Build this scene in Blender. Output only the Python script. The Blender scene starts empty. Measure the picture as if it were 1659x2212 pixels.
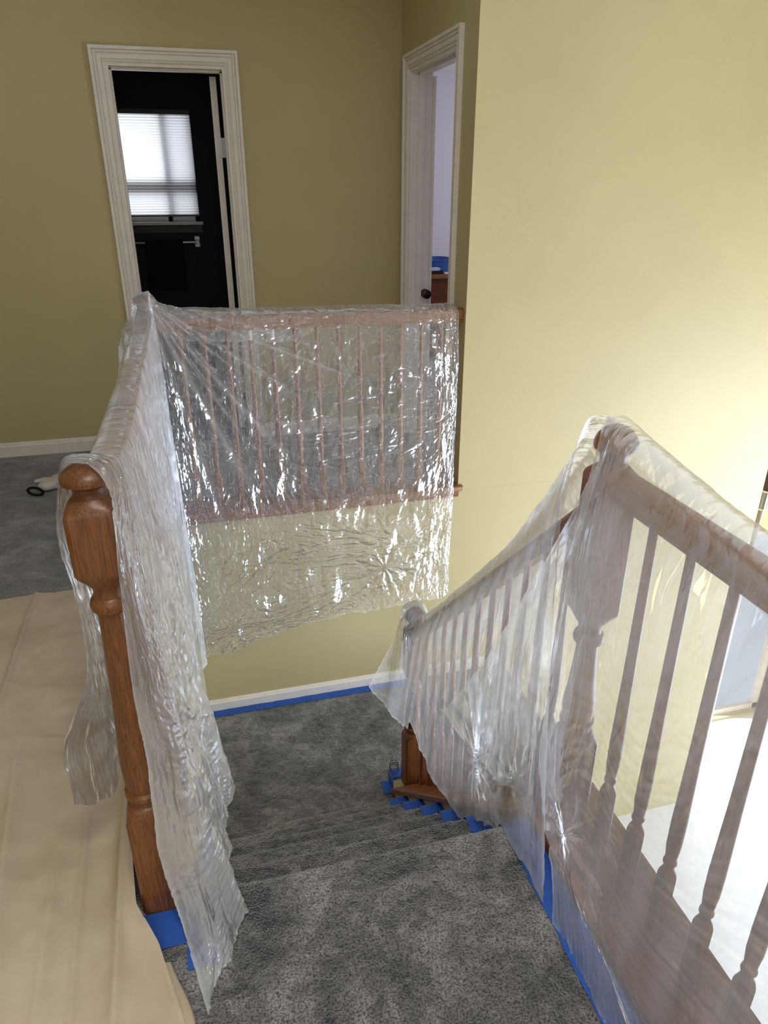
import bpy, bmesh, math, random
import numpy as np
from mathutils import Vector
random.seed(7)
sc = bpy.context.scene
COL = sc.collection
R = math.radians

# ---------------------------------------------------------------- camera
H = 1.46
cam = bpy.data.cameras.new('camera'); co = bpy.data.objects.new('camera', cam); COL.objects.link(co)
cam.sensor_fit = 'VERTICAL'; cam.sensor_height = 36.0
cam.lens = 36.0 * 1534.0 / 2212.0
cam.clip_start = 0.02; cam.clip_end = 100
co.location = (0, 0, H); co.rotation_euler = (R(90 - 24.6), 0, R(-14.8))
sc.camera = co
# ---------------------------------------------------------------- view
sc.view_settings.view_transform = 'Standard'; sc.view_settings.look = 'None'
sc.view_settings.gamma = 1.0; sc.view_settings.use_curve_mapping = False
sc.view_settings.exposure = 0.3
sc.cycles.transparent_max_bounces = 18; sc.cycles.max_bounces = 8
sc.cycles.diffuse_bounces = 5; sc.cycles.caustics_reflective = False; sc.cycles.caustics_refractive = False
# ---------------------------------------------------------------- world
w = bpy.data.worlds.new('world'); sc.world = w; w.use_nodes = True
w.node_tree.nodes['Background'].inputs[0].default_value = (0.75, 0.86, 1.0, 1)
w.node_tree.nodes['Background'].inputs[1].default_value = 1.0
# ---------------------------------------------------------------- daylight at the windows (just outside the openings), then two added lights
def area(name, loc, aim, sx, sy, power, col):
    l = bpy.data.lights.new(name, 'AREA'); l.shape = 'RECTANGLE'; l.size = sx; l.size_y = sy
    l.energy = power; l.color = col
    o = bpy.data.objects.new(name, l); COL.objects.link(o); o.location = loc
    o.rotation_euler = (Vector(aim) - Vector(loc)).to_track_quat('-Z', 'Y').to_euler()
    return o
area('foyer_window_daylight', (4.78, 1.55, -1.15), (2.2, 2.3, -0.9), 2.5, 2.7, 228, (0.80, 0.93, 1.16))
area('rear_window_daylight', (-0.5, -2.9, 3.1), (-0.1, 1.4, 0.0), 2.4, 1.3, 150, (0.94, 0.97, 1.0))
area('bathroom_window_daylight', (-0.30, 6.28, 1.62), (-0.30, 5.0, 1.6), 0.34, 0.6, 2.6, (0.93, 0.96, 1.0))
area('bedroom_window_daylight', (4.0, 5.6, 1.5), (1.8, 6.2, 1.2), 1.0, 1.1, 30, (0.88, 0.9, 1.0))

area('added_film_backlight', (3.92, 4.15, -1.83), (3.0, 1.0, -1.4), 1.1, 1.8, 55, (0.86, 0.94, 1.06))  # added light behind an added window, backlights the plastic on the right
area('added_step_fill', (0.1, 0.25, 2.57), (0.1, 0.3, 0), 0.4, 0.4, 15, (1.0, 0.96, 0.9))  # added unseen overhead light without a fixture, models the stair treads

# ================================================================ helpers
def hsh(ix, iy, iz, s):
    n = (ix.astype(np.int64) * 374761393 + iy.astype(np.int64) * 668265263 + iz.astype(np.int64) * 2147483647 + s * 974711) & 0xFFFFFFFF
    n = ((n ^ (n >> 13)) * 1274126177) & 0xFFFFFFFF
    n = (n ^ (n >> 16)) & 0xFFFFFFFF
    n = (n * 2246822519) & 0xFFFFFFFF
    return (n ^ (n >> 15)) / 4294967295.0 * 2 - 1
def noise(x, y, z=None, s=0):
    x = np.asarray(x, float); y = np.asarray(y, float); z = np.zeros_like(x) if z is None else np.asarray(z, float)
    ix, iy, iz = np.floor(x).astype(np.int64), np.floor(y).astype(np.int64), np.floor(z).astype(np.int64)
    fx, fy, fz = x - ix, y - iy, z - iz
    fx = fx * fx * (3 - 2 * fx); fy = fy * fy * (3 - 2 * fy); fz = fz * fz * (3 - 2 * fz)
    out = 0
    for a in (0, 1):
        for b in (0, 1):
            for c in (0, 1):
                out = out + hsh(ix + a, iy + b, iz + c, s) * (fx if a else 1 - fx) * (fy if b else 1 - fy) * (fz if c else 1 - fz)
    return out
def tag(o, label=None, cat=None, group=None, kind=None):
    if label: o['label'] = label
    if cat: o['category'] = cat
    if group: o['group'] = group
    if kind: o['kind'] = kind
    return o
def empty(name, loc=(0, 0, 0)):
    o = bpy.data.objects.new(name, None); COL.objects.link(o); o.location = loc; o.empty_display_size = .1
    return o
class MB:
    def __init__(s): s.v = []; s.f = []
    def add(s, vs, fs):
        n = len(s.v); s.v += [tuple(map(float, v)) for v in vs]; s.f += [tuple(i + n for i in f) for f in fs]; return s
    def box(s, x0, x1, y0, y1, z0, z1):
        return s.add([(x0, y0, z0), (x1, y0, z0), (x1, y1, z0), (x0, y1, z0), (x0, y0, z1), (x1, y0, z1), (x1, y1, z1), (x0, y1, z1)],
                     [(0, 3, 2, 1), (4, 5, 6, 7), (0, 1, 5, 4), (1, 2, 6, 5), (2, 3, 7, 6), (3, 0, 4, 7)])
    def loft(s, rings, cap=True, closed=True):
        n = len(rings[0]); vs = [p for r in rings for p in r]; fs = []
        m = n if closed else n - 1
        for i in range(len(rings) - 1):
            for j in range(m):
                fs.append((i * n + j, i * n + (j + 1) % n, (i + 1) * n + (j + 1) % n, (i + 1) * n + j))
        if cap and closed:
            fs.append(tuple(range(n - 1, -1, -1))); fs.append(tuple((len(rings) - 1) * n + j for j in range(n)))
        return s.add(vs, fs)
    def turned(s, prof, c=(0, 0), n=32):
        """prof: list of (z, r, squareness)."""
        rings = []
        for z, r, q in prof:
            ring = []
            for k in range(n):
                a = 2 * math.pi * (k + .5) / n; cx, cy = math.cos(a), math.sin(a)
                m = max(abs(cx), abs(cy)); k2 = (1 - q) + q / m
                ring.append((c[0] + r * cx * k2, c[1] + r * cy * k2, z))
            rings.append(ring)
        return s.loft(rings)
    def prism(s, poly, axis, a0, a1):
        """poly of 2D points extruded along axis 0/1/2."""
        def P(p, a):
            q = list(p); q.insert(axis, a); return tuple(q)
        return s.loft([[P(p, a0) for p in poly], [P(p, a1) for p in poly]])
    def tube(s, pts, r, n=8):
        rings = []
        for i, p in enumerate(pts):
            p = Vector(p); a = Vector(pts[max(i - 1, 0)]); b = Vector(pts[min(i + 1, len(pts) - 1)])
            t = (b - a).normalized(); u = t.orthogonal().normalized() if i == 0 else (u0 - t * u0.dot(t)).normalized(); u0 = u; v = t.cross(u)
            rr = r[i] if isinstance(r, (list, tuple)) else r
            rings.append([tuple(p + (u * math.cos(2 * math.pi * k / n) + v * math.sin(2 * math.pi * k / n)) * rr) for k in range(n)])
        return s.loft(rings)
    def build(s, name, mat, parent=None, smooth=None, bevel=0, recalc=True):
        me = bpy.data.meshes.new(name); me.from_pydata(s.v, [], s.f); me.update()
        if recalc:
            bm = bmesh.new(); bm.from_mesh(me); bmesh.ops.recalc_face_normals(bm, faces=bm.faces)
            if bevel: bmesh.ops.bevel(bm, geom=[e for e in bm.edges], offset=bevel, segments=2, affect='EDGES', profile=.5)
            bm.to_mesh(me); bm.free()
        if smooth is not None:
            me.shade_smooth(); me.set_sharp_from_angle(angle=R(smooth))
        me.materials.append(mat)
        o = bpy.data.objects.new(name, me); COL.objects.link(o)
        if parent: o.parent = parent
        return o
def box(name, mat, b, parent=None, bevel=0):
    return MB().box(*b).build(name, mat, parent, bevel=bevel)
def local(o, root):
    """o was built in world coordinates: keep it there under a root that is not at the origin."""
    o.location = -Vector(root.location); return o

# ================================================================ materials
def srgb(r, g, b):
    f = lambda c: (c / 255 / 12.92) if c / 255 <= .04045 else ((c / 255 + .055) / 1.055) ** 2.4
    return (f(r), f(g), f(b), 1)
class NT:
    def __init__(s, name):
        s.m = bpy.data.materials.new(name); s.m.use_nodes = True; s.t = s.m.node_tree; s.t.nodes.clear()
        s.out = s.n('ShaderNodeOutputMaterial')
    def n(s, typ, **kw):
        nd = s.t.nodes.new(typ)
        for k, v in kw.items():
            if k in nd.inputs: nd.inputs[k].default_value = v
            else: setattr(nd, k, v)
        return nd
    def l(s, a, b): s.t.links.new(a, b)
    def ramp(s, fac, stops):
        r = s.n('ShaderNodeValToRGB'); e = r.color_ramp.elements
        while len(e) < len(stops): e.new(.5)
        for el, (p, c) in zip(e, stops): el.position = p; el.color = c
        s.l(fac, r.inputs[0]); return r.outputs[0]
    def math(s, op, a, b=0.0, c=None):
        m = s.n('ShaderNodeMath', operation=op)
        for i, v in enumerate((a, b) if c is None else (a, b, c)):
            if hasattr(v, 'is_linked'): s.l(v, m.inputs[i])
            else: m.inputs[i].default_value = v
        return m.outputs[0]
    def coord(s, scale=(1, 1, 1), kind='Object'):
        t = s.n('ShaderNodeTexCoord'); m = s.n('ShaderNodeMapping'); m.inputs['Scale'].default_value = scale
        s.l(t.outputs[kind], m.inputs[0]); return m.outputs[0]
    def noise(s, vec, scale, detail=3, rough=.5, dist=0):
        x = s.n('ShaderNodeTexNoise'); x.inputs['Scale'].default_value = scale; x.inputs['Detail'].default_value = detail
        x.inputs['Roughness'].default_value = rough; x.inputs['Distortion'].default_value = dist; s.l(vec, x.inputs['Vector']); return x.outputs['Fac']
    def bump(s, h, strength, dist=.01, nrm=None):
        b = s.n('ShaderNodeBump'); b.inputs['Strength'].default_value = strength; b.inputs['Distance'].default_value = dist
        s.l(h, b.inputs['Height'])
        if nrm: s.l(nrm, b.inputs['Normal'])
        return b.outputs[0]
    def pbr(s, color, rough=.6, normal=None, metal=0, spec=.5, sheen=0):
        p = s.n('ShaderNodeBsdfPrincipled')
        if hasattr(color, 'is_linked'): s.l(color, p.inputs['Base Color'])
        else: p.inputs['Base Color'].default_value = color
        p.inputs['Roughness'].default_value = rough; p.inputs['Metallic'].default_value = metal
        p.inputs['Specular IOR Level'].default_value = spec; p.inputs['Sheen Weight'].default_value = sheen
        if normal: s.l(normal, p.inputs['Normal'])
        s.l(p.outputs[0], s.out.inputs[0]); return s.m

def m_paint(name, col, rough=.55, bump=.25):
    t = NT(name); v = t.coord()
    h = t.noise(v, 260, 2, .6); big = t.noise(v, 1.6, 3, .5)
    c = t.ramp(big, [(.3, tuple(x * .95 for x in col[:3]) + (1,)), (.7, tuple(min(1, x * 1.03) for x in col[:3]) + (1,))])
    return t.pbr(c, rough, t.bump(h, bump, .002), spec=.35)
def m_wood(name, axis, light=(172, 118, 76), dark=(128, 80, 44), rough=.38):
    t = NT(name); sc_ = [260, 260, 260]; sc_[axis] = 5
    v = t.coord(tuple(sc_)); g = t.noise(v, 1.0, 5, .62, 1.2)
    sc2 = [9, 9, 9]; sc2[axis] = .8
    g2 = t.noise(t.coord(tuple(sc2)), 1.0, 3, .5, 2.0)
    sc3 = [520, 520, 520]; sc3[axis] = 14
    g3 = t.noise(t.coord(tuple(sc3)), 1.0, 2, .5)
    f = t.math('ADD', t.math('MULTIPLY', g, .6), t.math('MULTIPLY', g2, .4))
    c = t.ramp(f, [(.34, srgb(*dark)), (.5, srgb(*[(a + b) / 2 for a, b in zip(light, dark)])), (.66, srgb(*light))])
    pores = t.ramp(g3, [(.40, (.42, .36, .30, 1)), (.52, (1, 1, 1, 1))])
    mx = t.n('ShaderNodeMix', data_type='RGBA', blend_type='MULTIPLY'); mx.inputs[0].default_value = .7
    t.l(c, mx.inputs[6]); t.l(pores, mx.inputs[7])
    return t.pbr(mx.outputs[2], rough, t.bump(g3, .25, .001), spec=.5)
def m_carpet(name):
    t = NT(name); v = t.coord()
    blot = t.noise(v, 5.2, 4, .62, .8); blot2 = t.noise(t.coord((1, 1.6, 1)), 17, 3, .6, .5)
    vo = t.n('ShaderNodeTexVoronoi'); vo.inputs['Scale'].default_value = 210; t.l(v, vo.inputs['Vector'])
    fine = t.noise(v, 210, 3, .75)
    f = t.math('ADD', t.math('MULTIPLY', blot, .7), t.math('MULTIPLY', blot2, .3))
    base = t.ramp(f, [(.38, srgb(66, 64, 64)), (.5, srgb(116, 113, 112)), (.62, srgb(164, 160, 157))])
    sp = t.ramp(fine, [(.38, (.07, .068, .066, 1)), (.47, (.55, .55, .55, 1)), (.58, (1.2, 1.2, 1.2, 1))])
    mx = t.n('ShaderNodeMix', data_type='RGBA', blend_type='MULTIPLY'); mx.inputs[0].default_value = .95
    t.l(base, mx.inputs[6]); t.l(sp, mx.inputs[7])
    hh = t.math('ADD', vo.outputs['Distance'], fine)
    return t.pbr(mx.outputs[2], .95, t.bump(hh, .8, .006), spec=.1, sheen=.6)
def m_plain(name, col, rough=.5, metal=0, bump=None, spec=.5):
    t = NT(name); nrm = None
    if bump: nrm = t.bump(t.noise(t.coord(), bump[0], 3, .6), bump[1], .002)
    else:
        pass
    v = t.noise(t.coord(), 14, 2, .5)
    c = t.ramp(v, [(.3, tuple(x * .93 for x in col[:3]) + (1,)), (.7, col)])
    return t.pbr(c, rough, nrm, metal, spec)
def m_film(name, opac=.22, edge=.5, gloss_r=.16, crink=.6, milky=(.965, .965, .98, 1), scale=1.0, crease_w=.2):
    t = NT(name)
    uv = t.n('ShaderNodeUVMap'); uv.uv_map = 'UVMap'
    mp = t.n('ShaderNodeMapping'); mp.inputs['Scale'].default_value = (scale,) * 3; t.l(uv.outputs[0], mp.inputs[0])
    wn = t.n('ShaderNodeTexNoise'); wn.inputs['Scale'].default_value = 9; wn.inputs['Detail'].default_value = 3; t.l(mp.outputs[0], wn.inputs['Vector'])
    wm = t.n('ShaderNodeMix', data_type='VECTOR'); wm.inputs[0].default_value = .025
    t.l(mp.outputs[0], wm.inputs[4]); t.l(wn.outputs['Color'], wm.inputs[5])
    vec = wm.outputs[1]
    def facet(sc_, sx, rot):
        m = t.n('ShaderNodeMapping'); m.inputs['Scale'].default_value = (sx, 1, 1); m.inputs['Rotation'].default_value = (0, 0, rot); t.l(vec, m.inputs[0])
        x = t.n('ShaderNodeTexVoronoi'); x.voronoi_dimensions = '2D'; x.inputs['Scale'].default_value = sc_; t.l(m.outputs[0], x.inputs['Vector'])
        d = t.n('ShaderNodeVectorMath', operation='SUBTRACT'); t.l(m.outputs[0], d.inputs[0]); t.l(x.outputs['Position'], d.inputs[1])
        c = t.n('ShaderNodeVectorMath', operation='SUBTRACT'); t.l(x.outputs['Color'], c.inputs[0]); c.inputs[1].default_value = (.5, .5, .5)
        q = t.n('ShaderNodeVectorMath', operation='DOT_PRODUCT'); t.l(d.outputs[0], q.inputs[0]); t.l(c.outputs[0], q.inputs[1])
        e = t.n('ShaderNodeTexVoronoi'); e.voronoi_dimensions = '2D'; e.feature = 'DISTANCE_TO_EDGE'; e.inputs['Scale'].default_value = sc_; t.l(m.outputs[0], e.inputs['Vector'])
        return q.outputs['Value'], e.outputs['Distance']
    f1, v1 = facet(8, 6.0, .5); f2, v2 = facet(12, 6.5, -.75); f3, v3 = facet(26, 5.0, 1.35)
    hgt = t.math('ADD', f1, t.math('ADD', f2, f3))
    big = t.n('ShaderNodeTexNoise'); big.inputs['Scale'].default_value = 4.5; big.inputs['Detail'].default_value = 1; t.l(mp.outputs[0], big.inputs['Vector'])
    msk = t.ramp(big.outputs['Fac'], [(.36, (.2, .2, .2, 1)), (.62, (1, 1, 1, 1))])
    nrm = t.bump(t.math('MULTIPLY', t.math('MULTIPLY', hgt, msk), crink), 1.0, 1.0)
    # creases hold a double thickness of film: they are whiter and less clear
    cr1 = t.ramp(v1, [(0, (1, 1, 1, 1)), (.03, (0, 0, 0, 1))]); cr2 = t.ramp(v2, [(0, (1, 1, 1, 1)), (.045, (0, 0, 0, 1))])
    m2 = t.ramp(wn.outputs['Fac'], [(.48, (0, 0, 0, 1)), (.6, (1, 1, 1, 1))])
    crease = t.math('MULTIPLY', t.math('MULTIPLY', t.math('MAXIMUM', cr1, cr2), m2), crease_w)
    at = t.n('ShaderNodeAttribute'); at.attribute_name = 'fold'
    lw = t.n('ShaderNodeLayerWeight'); lw.inputs['Blend'].default_value = .5
    fac = t.math('POWER', lw.outputs['Facing'], 3.0)
    o = t.math('ADD', opac, t.math('MULTIPLY', fac, edge))
    o = t.math('ADD', o, crease); o = t.math('ADD', o, t.math('MULTIPLY', at.outputs['Fac'], .3))
    o = t.math('MINIMUM', o, .94)
    di = t.n('ShaderNodeBsdfDiffuse', Color=milky); tr = t.n('ShaderNodeBsdfTranslucent', Color=milky)
    t.l(nrm, di.inputs['Normal']); t.l(nrm, tr.inputs['Normal'])
    s1 = t.n('ShaderNodeMixShader'); s1.inputs[0].default_value = .5; t.l(di.outputs[0], s1.inputs[1]); t.l(tr.outputs[0], s1.inputs[2])
    tp = t.n('ShaderNodeBsdfTransparent', Color=(.98, .98, .98, 1))
    s2 = t.n('ShaderNodeMixShader'); t.l(o, s2.inputs[0]); t.l(tp.outputs[0], s2.inputs[1]); t.l(s1.outputs[0], s2.inputs[2])
    gl = t.n('ShaderNodeBsdfGlossy', Color=(1, 1, 1, 1)); gl.inputs['Roughness'].default_value = gloss_r; t.l(nrm, gl.inputs['Normal'])
    fr = t.n('ShaderNodeFresnel', IOR=1.52); t.l(nrm, fr.inputs['Normal'])
    s3 = t.n('ShaderNodeMixShader'); t.l(t.math('MINIMUM', t.math('MULTIPLY', fr.outputs[0], 1.25), .5), s3.inputs[0])
    t.l(s2.outputs[0], s3.inputs[1]); t.l(gl.outputs[0], s3.inputs[2])
    t.l(s3.outputs[0], t.out.inputs[0]); return t.m

PAINT = m_paint('olive_beige_paint', (.56, .472, .25, 1))
LAV = m_paint('pale_lavender_paint', srgb(205, 200, 208))
NAVY = m_paint('near_black_navy_paint', srgb(16, 22, 32), .6)
CEIL = m_paint('white_ceiling_paint', srgb(228, 226, 222), .8)
TRIM = m_plain('white_trim_paint', srgb(242, 234, 224), .35)
CARPET = m_carpet('grey_carpet')
WOODZ = m_wood('oak_grain_upright', 2); WOODY = m_wood('oak_grain_lengthwise', 1); WOODX = m_wood('oak_grain_crosswise', 0)
WOODZR = m_wood('shaded_oak_upright', 2, (162, 98, 54), (112, 62, 28)); WOODYR = m_wood('shaded_oak_lengthwise', 1, (162, 98, 54), (112, 62, 28))  # right railing oak, darkened in colour to stand in for shade
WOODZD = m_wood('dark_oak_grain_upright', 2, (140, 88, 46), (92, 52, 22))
WHITE = m_plain('white_paint_patch', srgb(235, 235, 232), .4)
TAPE = m_plain('blue_masking_tape', srgb(36, 88, 176), .6, bump=(300, .4))
TILE = m_paint('pale_foyer_floor', srgb(240, 238, 236), .3)
METAL = m_plain('brushed_nickel', srgb(150, 148, 145), .3, 1)
DARKM = m_plain('dark_bronze', srgb(60, 45, 36), .35, .9)
BLACK = m_plain('black_towel_cloth', srgb(9, 9, 10), .95, bump=(500, .8))
FILM_CLEAR = m_film('thin_clear_film', .23, .24, .17, .11, crease_w=.10)
FILM_SIDE = m_film('crumpled_milky_film', .28, .50, .19, .09, crease_w=.1)
FILM_SLOPE = m_film('hazy_dust_sheet_film', .26, .2, .26, .08, scale=.8, crease_w=.09)
FILM_RIGHT = m_film('milky_dust_sheet_film', .165, .16, .26, .06, scale=.8, crease_w=.07)

# ================================================================ structure
XL, XR, YF, YB, ZC, ZF = -2.6, 4.6, -1.85, 4.42, 2.6, -2.75
YW = 3.25                       # stairwell wall / big wall plane
N1, RUN, RISE = 1.185, .2075, .195
ZL = -6 * RISE                  # landing
# upper floor: three slabs round the stairwell
fl = MB()
fl.box(XL, -.18, YF, YB, -.26, 0); fl.box(-.18, 1.27, YW + .02, YB, -.26, 0); fl.box(-.18, .9, YF, .55, -.26, -.002)
tag(fl.build('floor', CARPET), 'grey carpet of the upper hall', kind='structure')
tag(box('floor_foyer', TILE, (XL, XR, YF, 4.07, ZF - .1, ZF)), 'pale floor of the entrance hall below', kind='structure')
tag(box('ceiling', CEIL, (XL - .1, XR + .1, YF - .1, YB + .1, ZC, ZC + .1)), kind='structure')
tag(box('wall_left', PAINT, (XL - .12, XL, YF, YB, ZF, ZC)), kind='structure')
# back wall with the bathroom doorway
D1A, D1B, DH = -.292, .305, 2.035
wb = MB(); wb.box(XL, D1A, YB, YB + .12, 0, ZC); wb.box(D1B, 1.27, YB, YB + .12, 0, ZC); wb.box(D1A, D1B, YB, YB + .12, DH, ZC)
tag(wb.build('wall_back', PAINT), 'dim olive wall around the dark bathroom doorway', kind='structure')
# side wall with the bedroom doorway
D2A, D2B = 3.512, 4.262
ws = MB(); ws.box(1.27, 1.39, YW + .06, D2A, 0, ZC); ws.box(1.27, 1.39, D2B, YB + .12, 0, ZC); ws.box(1.27, 1.39, D2A, D2B, DH, ZC)
tag(ws.build('wall_side', PAINT), 'narrow olive wall around the bedroom doorway', kind='structure')
# big lit wall + stairwell wall below the back railing
wr = MB(); wr.box(1.262, 3.232, YW, YW + .12, 0, ZC); wr.box(-.3, 3.232, YW, YW + .12, ZF, -.0005)
tag(wr.build('wall_right', PAINT), 'large sunlit cream wall right of the stairwell', kind='structure')
we = MB(); we.box(3.1, 3.37, 3.95, 4.07, ZF, ZC); we.box(4.47, XR, 3.95, 4.07, ZF, ZC); we.box(3.37, 4.47, 3.95, 4.07, ZF, -2.73); we.box(3.37, 4.47, 3.95, 4.07, -.92, ZC); we.box(3.1, 3.22, YW + .12, 3.95, ZF, ZC)
tag(we.build('wall_end', PAINT), 'cream wall seen past the end of the large wall', kind='structure')
wf = MB(); wf.box(XL, -1.75, YF - .12, YF, ZF, ZC); wf.box(.55, XR, YF - .12, YF, ZF, ZC); wf.box(-1.75, .55, YF - .12, YF, ZF, .55); wf.box(-1.75, .55, YF - .12, YF, 2.2, ZC)
tag(wf.build('wall_front', PAINT), kind='structure')
wx = MB(); wx.box(XR, XR + .12, YF, .35, ZF, ZC); wx.box(XR, XR + .12, 2.85, 4.07, ZF, ZC); wx.box(XR, XR + .12, .35, 2.85, ZF, -2.6); wx.box(XR, XR + .12, .35, 2.85, .25, ZC)
tag(wx.build('wall_foyer', PAINT), kind='structure')
# knee walls of the stairwell
kl = MB(); kl.box(-.30, -.18, 1.15, YW, ZF, -.26); kl.box(-.30, -.18, 1.15, YW, -.26, -.0005)
tag(kl.build('wall_stair_left', PAINT), 'cream side of the stairwell under the left railing', kind='structure')
capz = lambda y: -.012 - .934 * (y - 1.225)
kr = MB(); kr.prism([(1.14, 0), (1.22, -.03), (2.41, capz(2.41) - .03), (2.50, capz(2.41) - .05), (2.50, ZF), (1.14, ZF)], 0, .69, .89)
kr.box(.70, .89, YF, 1.14, ZF, -.0)
tag(kr.build('wall_stair_right', PAINT), 'cream knee wall under the sloping rail', kind='structure')

# baseboards
def baseboard(name, x0, x1, y, z, h=.075, d=.013, label=None):
    m = MB(); m.prism([(y, z), (y, z + h), (y - .004, z + h), (y - d * .55, z + h * .88), (y - d * .6, z + h * .8), (y - d, z + h * .74), (y - d, z)], 0, x0, x1)
    return tag(m.build(name, TRIM), label, kind='structure')
baseboard('baseboard_back', XL, -.362, YB, 0, .085, label='white skirting along the hall wall left of the bathroom door')
baseboard('baseboard_back.001', .375, 1.27, YB, 0, .085, label='white skirting right of the bathroom door')
baseboard('baseboard_stair', -.18, 1.6, YW, ZL, .07, .016, label='white skirting round the stair landing')

# door casings (mitred U frame)
PROF = [(0, 0), (0, .010), (.007, .013), (.009, .006), (.012, .006), (.014, .013), (.032, .015), (.034, .009), (.037, .009), (.040, .018), (.047, .018), (.049, .012), (.051, .012), (.054, .023), (.068, .023), (.068, 0)]
def casing(m, P, a0, a1, zt):
    """P(a, z, d): place point at position a along wall, height z, depth d out of the wall."""
    path = [((a0, 0.0), (-1, 0)), ((a0, zt), (-1, 1)), ((a1, zt), (1, 1)), ((a1, 0.0), (1, 0))]
    rings = [[P(c[0] + o[0] * w_, c[1] + o[1] * w_, d) for w_, d in PROF] for c, o in path]
    m.loft(rings)
# door 1
d1 = tag(empty('door_1', ((D1A + D1B) / 2, YB, 0)), 'white-trimmed doorway to the dark navy bathroom', kind='structure')
m = MB(); casing(m, lambda a, z, d: (a, YB - d, z), D1A, D1B, DH)
local(m.build('casing', TRIM, d1, smooth=25), d1)
m = MB(); m.box(D1A, D1A + .016, YB, YB + .125, 0, DH - .016); m.box(D1B - .016, D1B, YB, YB + .125, 0, DH - .016); m.box(D1A, D1B, YB, YB + .125, DH - .016, DH)
local(m.build('jamb', TRIM, d1), d1)
m = MB(); m.box(D1A + .016, D1A + .026, YB + .045, YB + .085, 0, DH - .02); m.box(D1B - .026, D1B - .016, YB + .045, YB + .085, 0, DH - .02); m.box(D1A + .016, D1B - .016, YB + .045, YB + .085, DH - .027, DH - .016)
local(m.build('door_stop', TRIM, d1), d1)
slab = local(MB().prism([(.228, 4.585), (.263, 4.585), (.295, 5.18), (.260, 5.18)], 2, .015, DH - .03).build('door_slab', TRIM, d1), d1)
for hz in (1.66, .3):
    m = MB(); m.box(.245, .262, 4.580, 4.585, hz - .05, hz + .05); m.tube([(.268, 4.582, hz - .05), (.268, 4.582, hz + .05)], .006, 10); m.box(.268, .288, 4.58, 4.584, hz - .05, hz + .05)
    hn = m.build('hinge', WHITE, slab)
# door 2
d2 = tag(empty('door_2', (1.27, (D2A + D2B) / 2, 0)), 'white-trimmed doorway to the pale bedroom', kind='structure')
m = MB(); casing(m, lambda a, z, d: (1.27 - d, a, z), D2A, D2B, DH)
local(m.build('casing', TRIM, d2, smooth=25), d2)
m = MB(); m.box(1.27, 1.395, D2A, D2A + .016, 0, DH - .016); m.box(1.27, 1.395, D2B - .016, D2B, 0, DH - .016); m.box(1.27, 1.395, D2A, D2B, DH - .016, DH)
local(m.build('jamb', TRIM, d2), d2)
m = MB(); m.box(1.315, 1.35, D2B - .028, D2B - .016, 0, DH - .02); m.box(1.315, 1.35, D2A + .016, D2A + .028, 0, DH - .02); m.box(1.315, 1.35, D2A + .016, D2B - .016, DH - .028, DH - .016)
local(m.build('door_stop', TRIM, d2), d2)
s2 = local(MB().prism([(1.397, 4.272), (1.422, 4.262), (1.618, 4.945), (1.588, 4.955)], 2, .015, DH - .03).build('door_slab', TRIM, d2), d2)
m = MB(); kx, kz = 1.375, .875
prof = [(0, .026), (.005, .026), (.008, .016), (.022, .012), (.03, .02), (.04, .027), (.052, .026), (.058, .014), (.06, .002)]
m.loft([[(kx + r * math.cos(2 * math.pi * k / 20), D2B - .017 - d, kz + r * math.sin(2 * math.pi * k / 20)) for k in range(20)] for d, r in prof])
local(m.build('door_knob', DARKM, d2, smooth=40), d2)

# ---------------------------------------------------------------- bathroom
BY = 5.9; BX0, BX1, BZ0, BZ1 = -.52, .135, 1.225, 1.955
bw = MB(); bw.box(-1.3, BX0, BY, BY + .1, 0, 2.35); bw.box(BX1, 1.15, BY, BY + .1, 0, 2.35); bw.box(BX0, BX1, BY, BY + .1, 0, BZ0); bw.box(BX0, BX1, BY, BY + .1, BZ1, 2.35)
bw.box(-1.42, -1.3, YB + .12, BY + .1, 0, 2.35); bw.box(1.03, 1.15, YB + .12, BY + .1, 0, 2.35)
bw.box(-1.3, D1A - .07, YB + .12, YB + .125, 0, 2.35); bw.box(D1B + .07, 1.15, YB + .12, YB + .125, 0, 2.35)
tag(bw.build('wall_bathroom', NAVY), 'near-black navy bathroom wall', kind='structure')
tag(box('ceiling_bathroom', CEIL, (-1.42, 1.15, YB + .12, BY + .1, 2.35, 2.4)), kind='structure')
tag(box('floor_bathroom', NAVY, (-1.42, 1.15, YB + .0, BY + .1, -.1, -.001)), kind='structure')
wn = tag(empty('window_1', ((BX0 + BX1) / 2, BY, BZ0)), 'bathroom window behind a pleated shade', kind='structure')
m = MB()
for a in ((BX0, BX0 + .03, BZ0, BZ1), (BX1 - .03, BX1, BZ0, BZ1), (BX0, BX1, BZ1 - .03, BZ1), (BX0, BX1, BZ0, BZ0 + .035), (BX0, BX1, 1.42, 1.50), (-.09, -.06, BZ0, BZ1)):
    m.box(a[0], a[1], BY + .05, BY + .08, a[2], a[3])
local(m.build('sash', TRIM, wn), wn)
local(MB().box(BX0 - .02, BX1 + .02, BY - .055, BY + .05, BZ0 - .02, BZ0 - .001).build('sill', TRIM, wn), wn)
local(MB().box(BX0 - .01, BX1 + .01, BY - .014, BY - .001, BZ0 - .075, BZ0 - .021).build('apron', m_plain('dark_trim_paint', srgb(78, 70, 66), .5), wn), wn)
t = NT('window_glass'); g = t.n('ShaderNodeBsdfTransparent'); t.l(g.outputs[0], t.out.inputs[0])
local(MB().box(BX0, BX1, BY + .062, BY + .066, BZ0, BZ1).build('pane', t.m, wn), wn)
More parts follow.
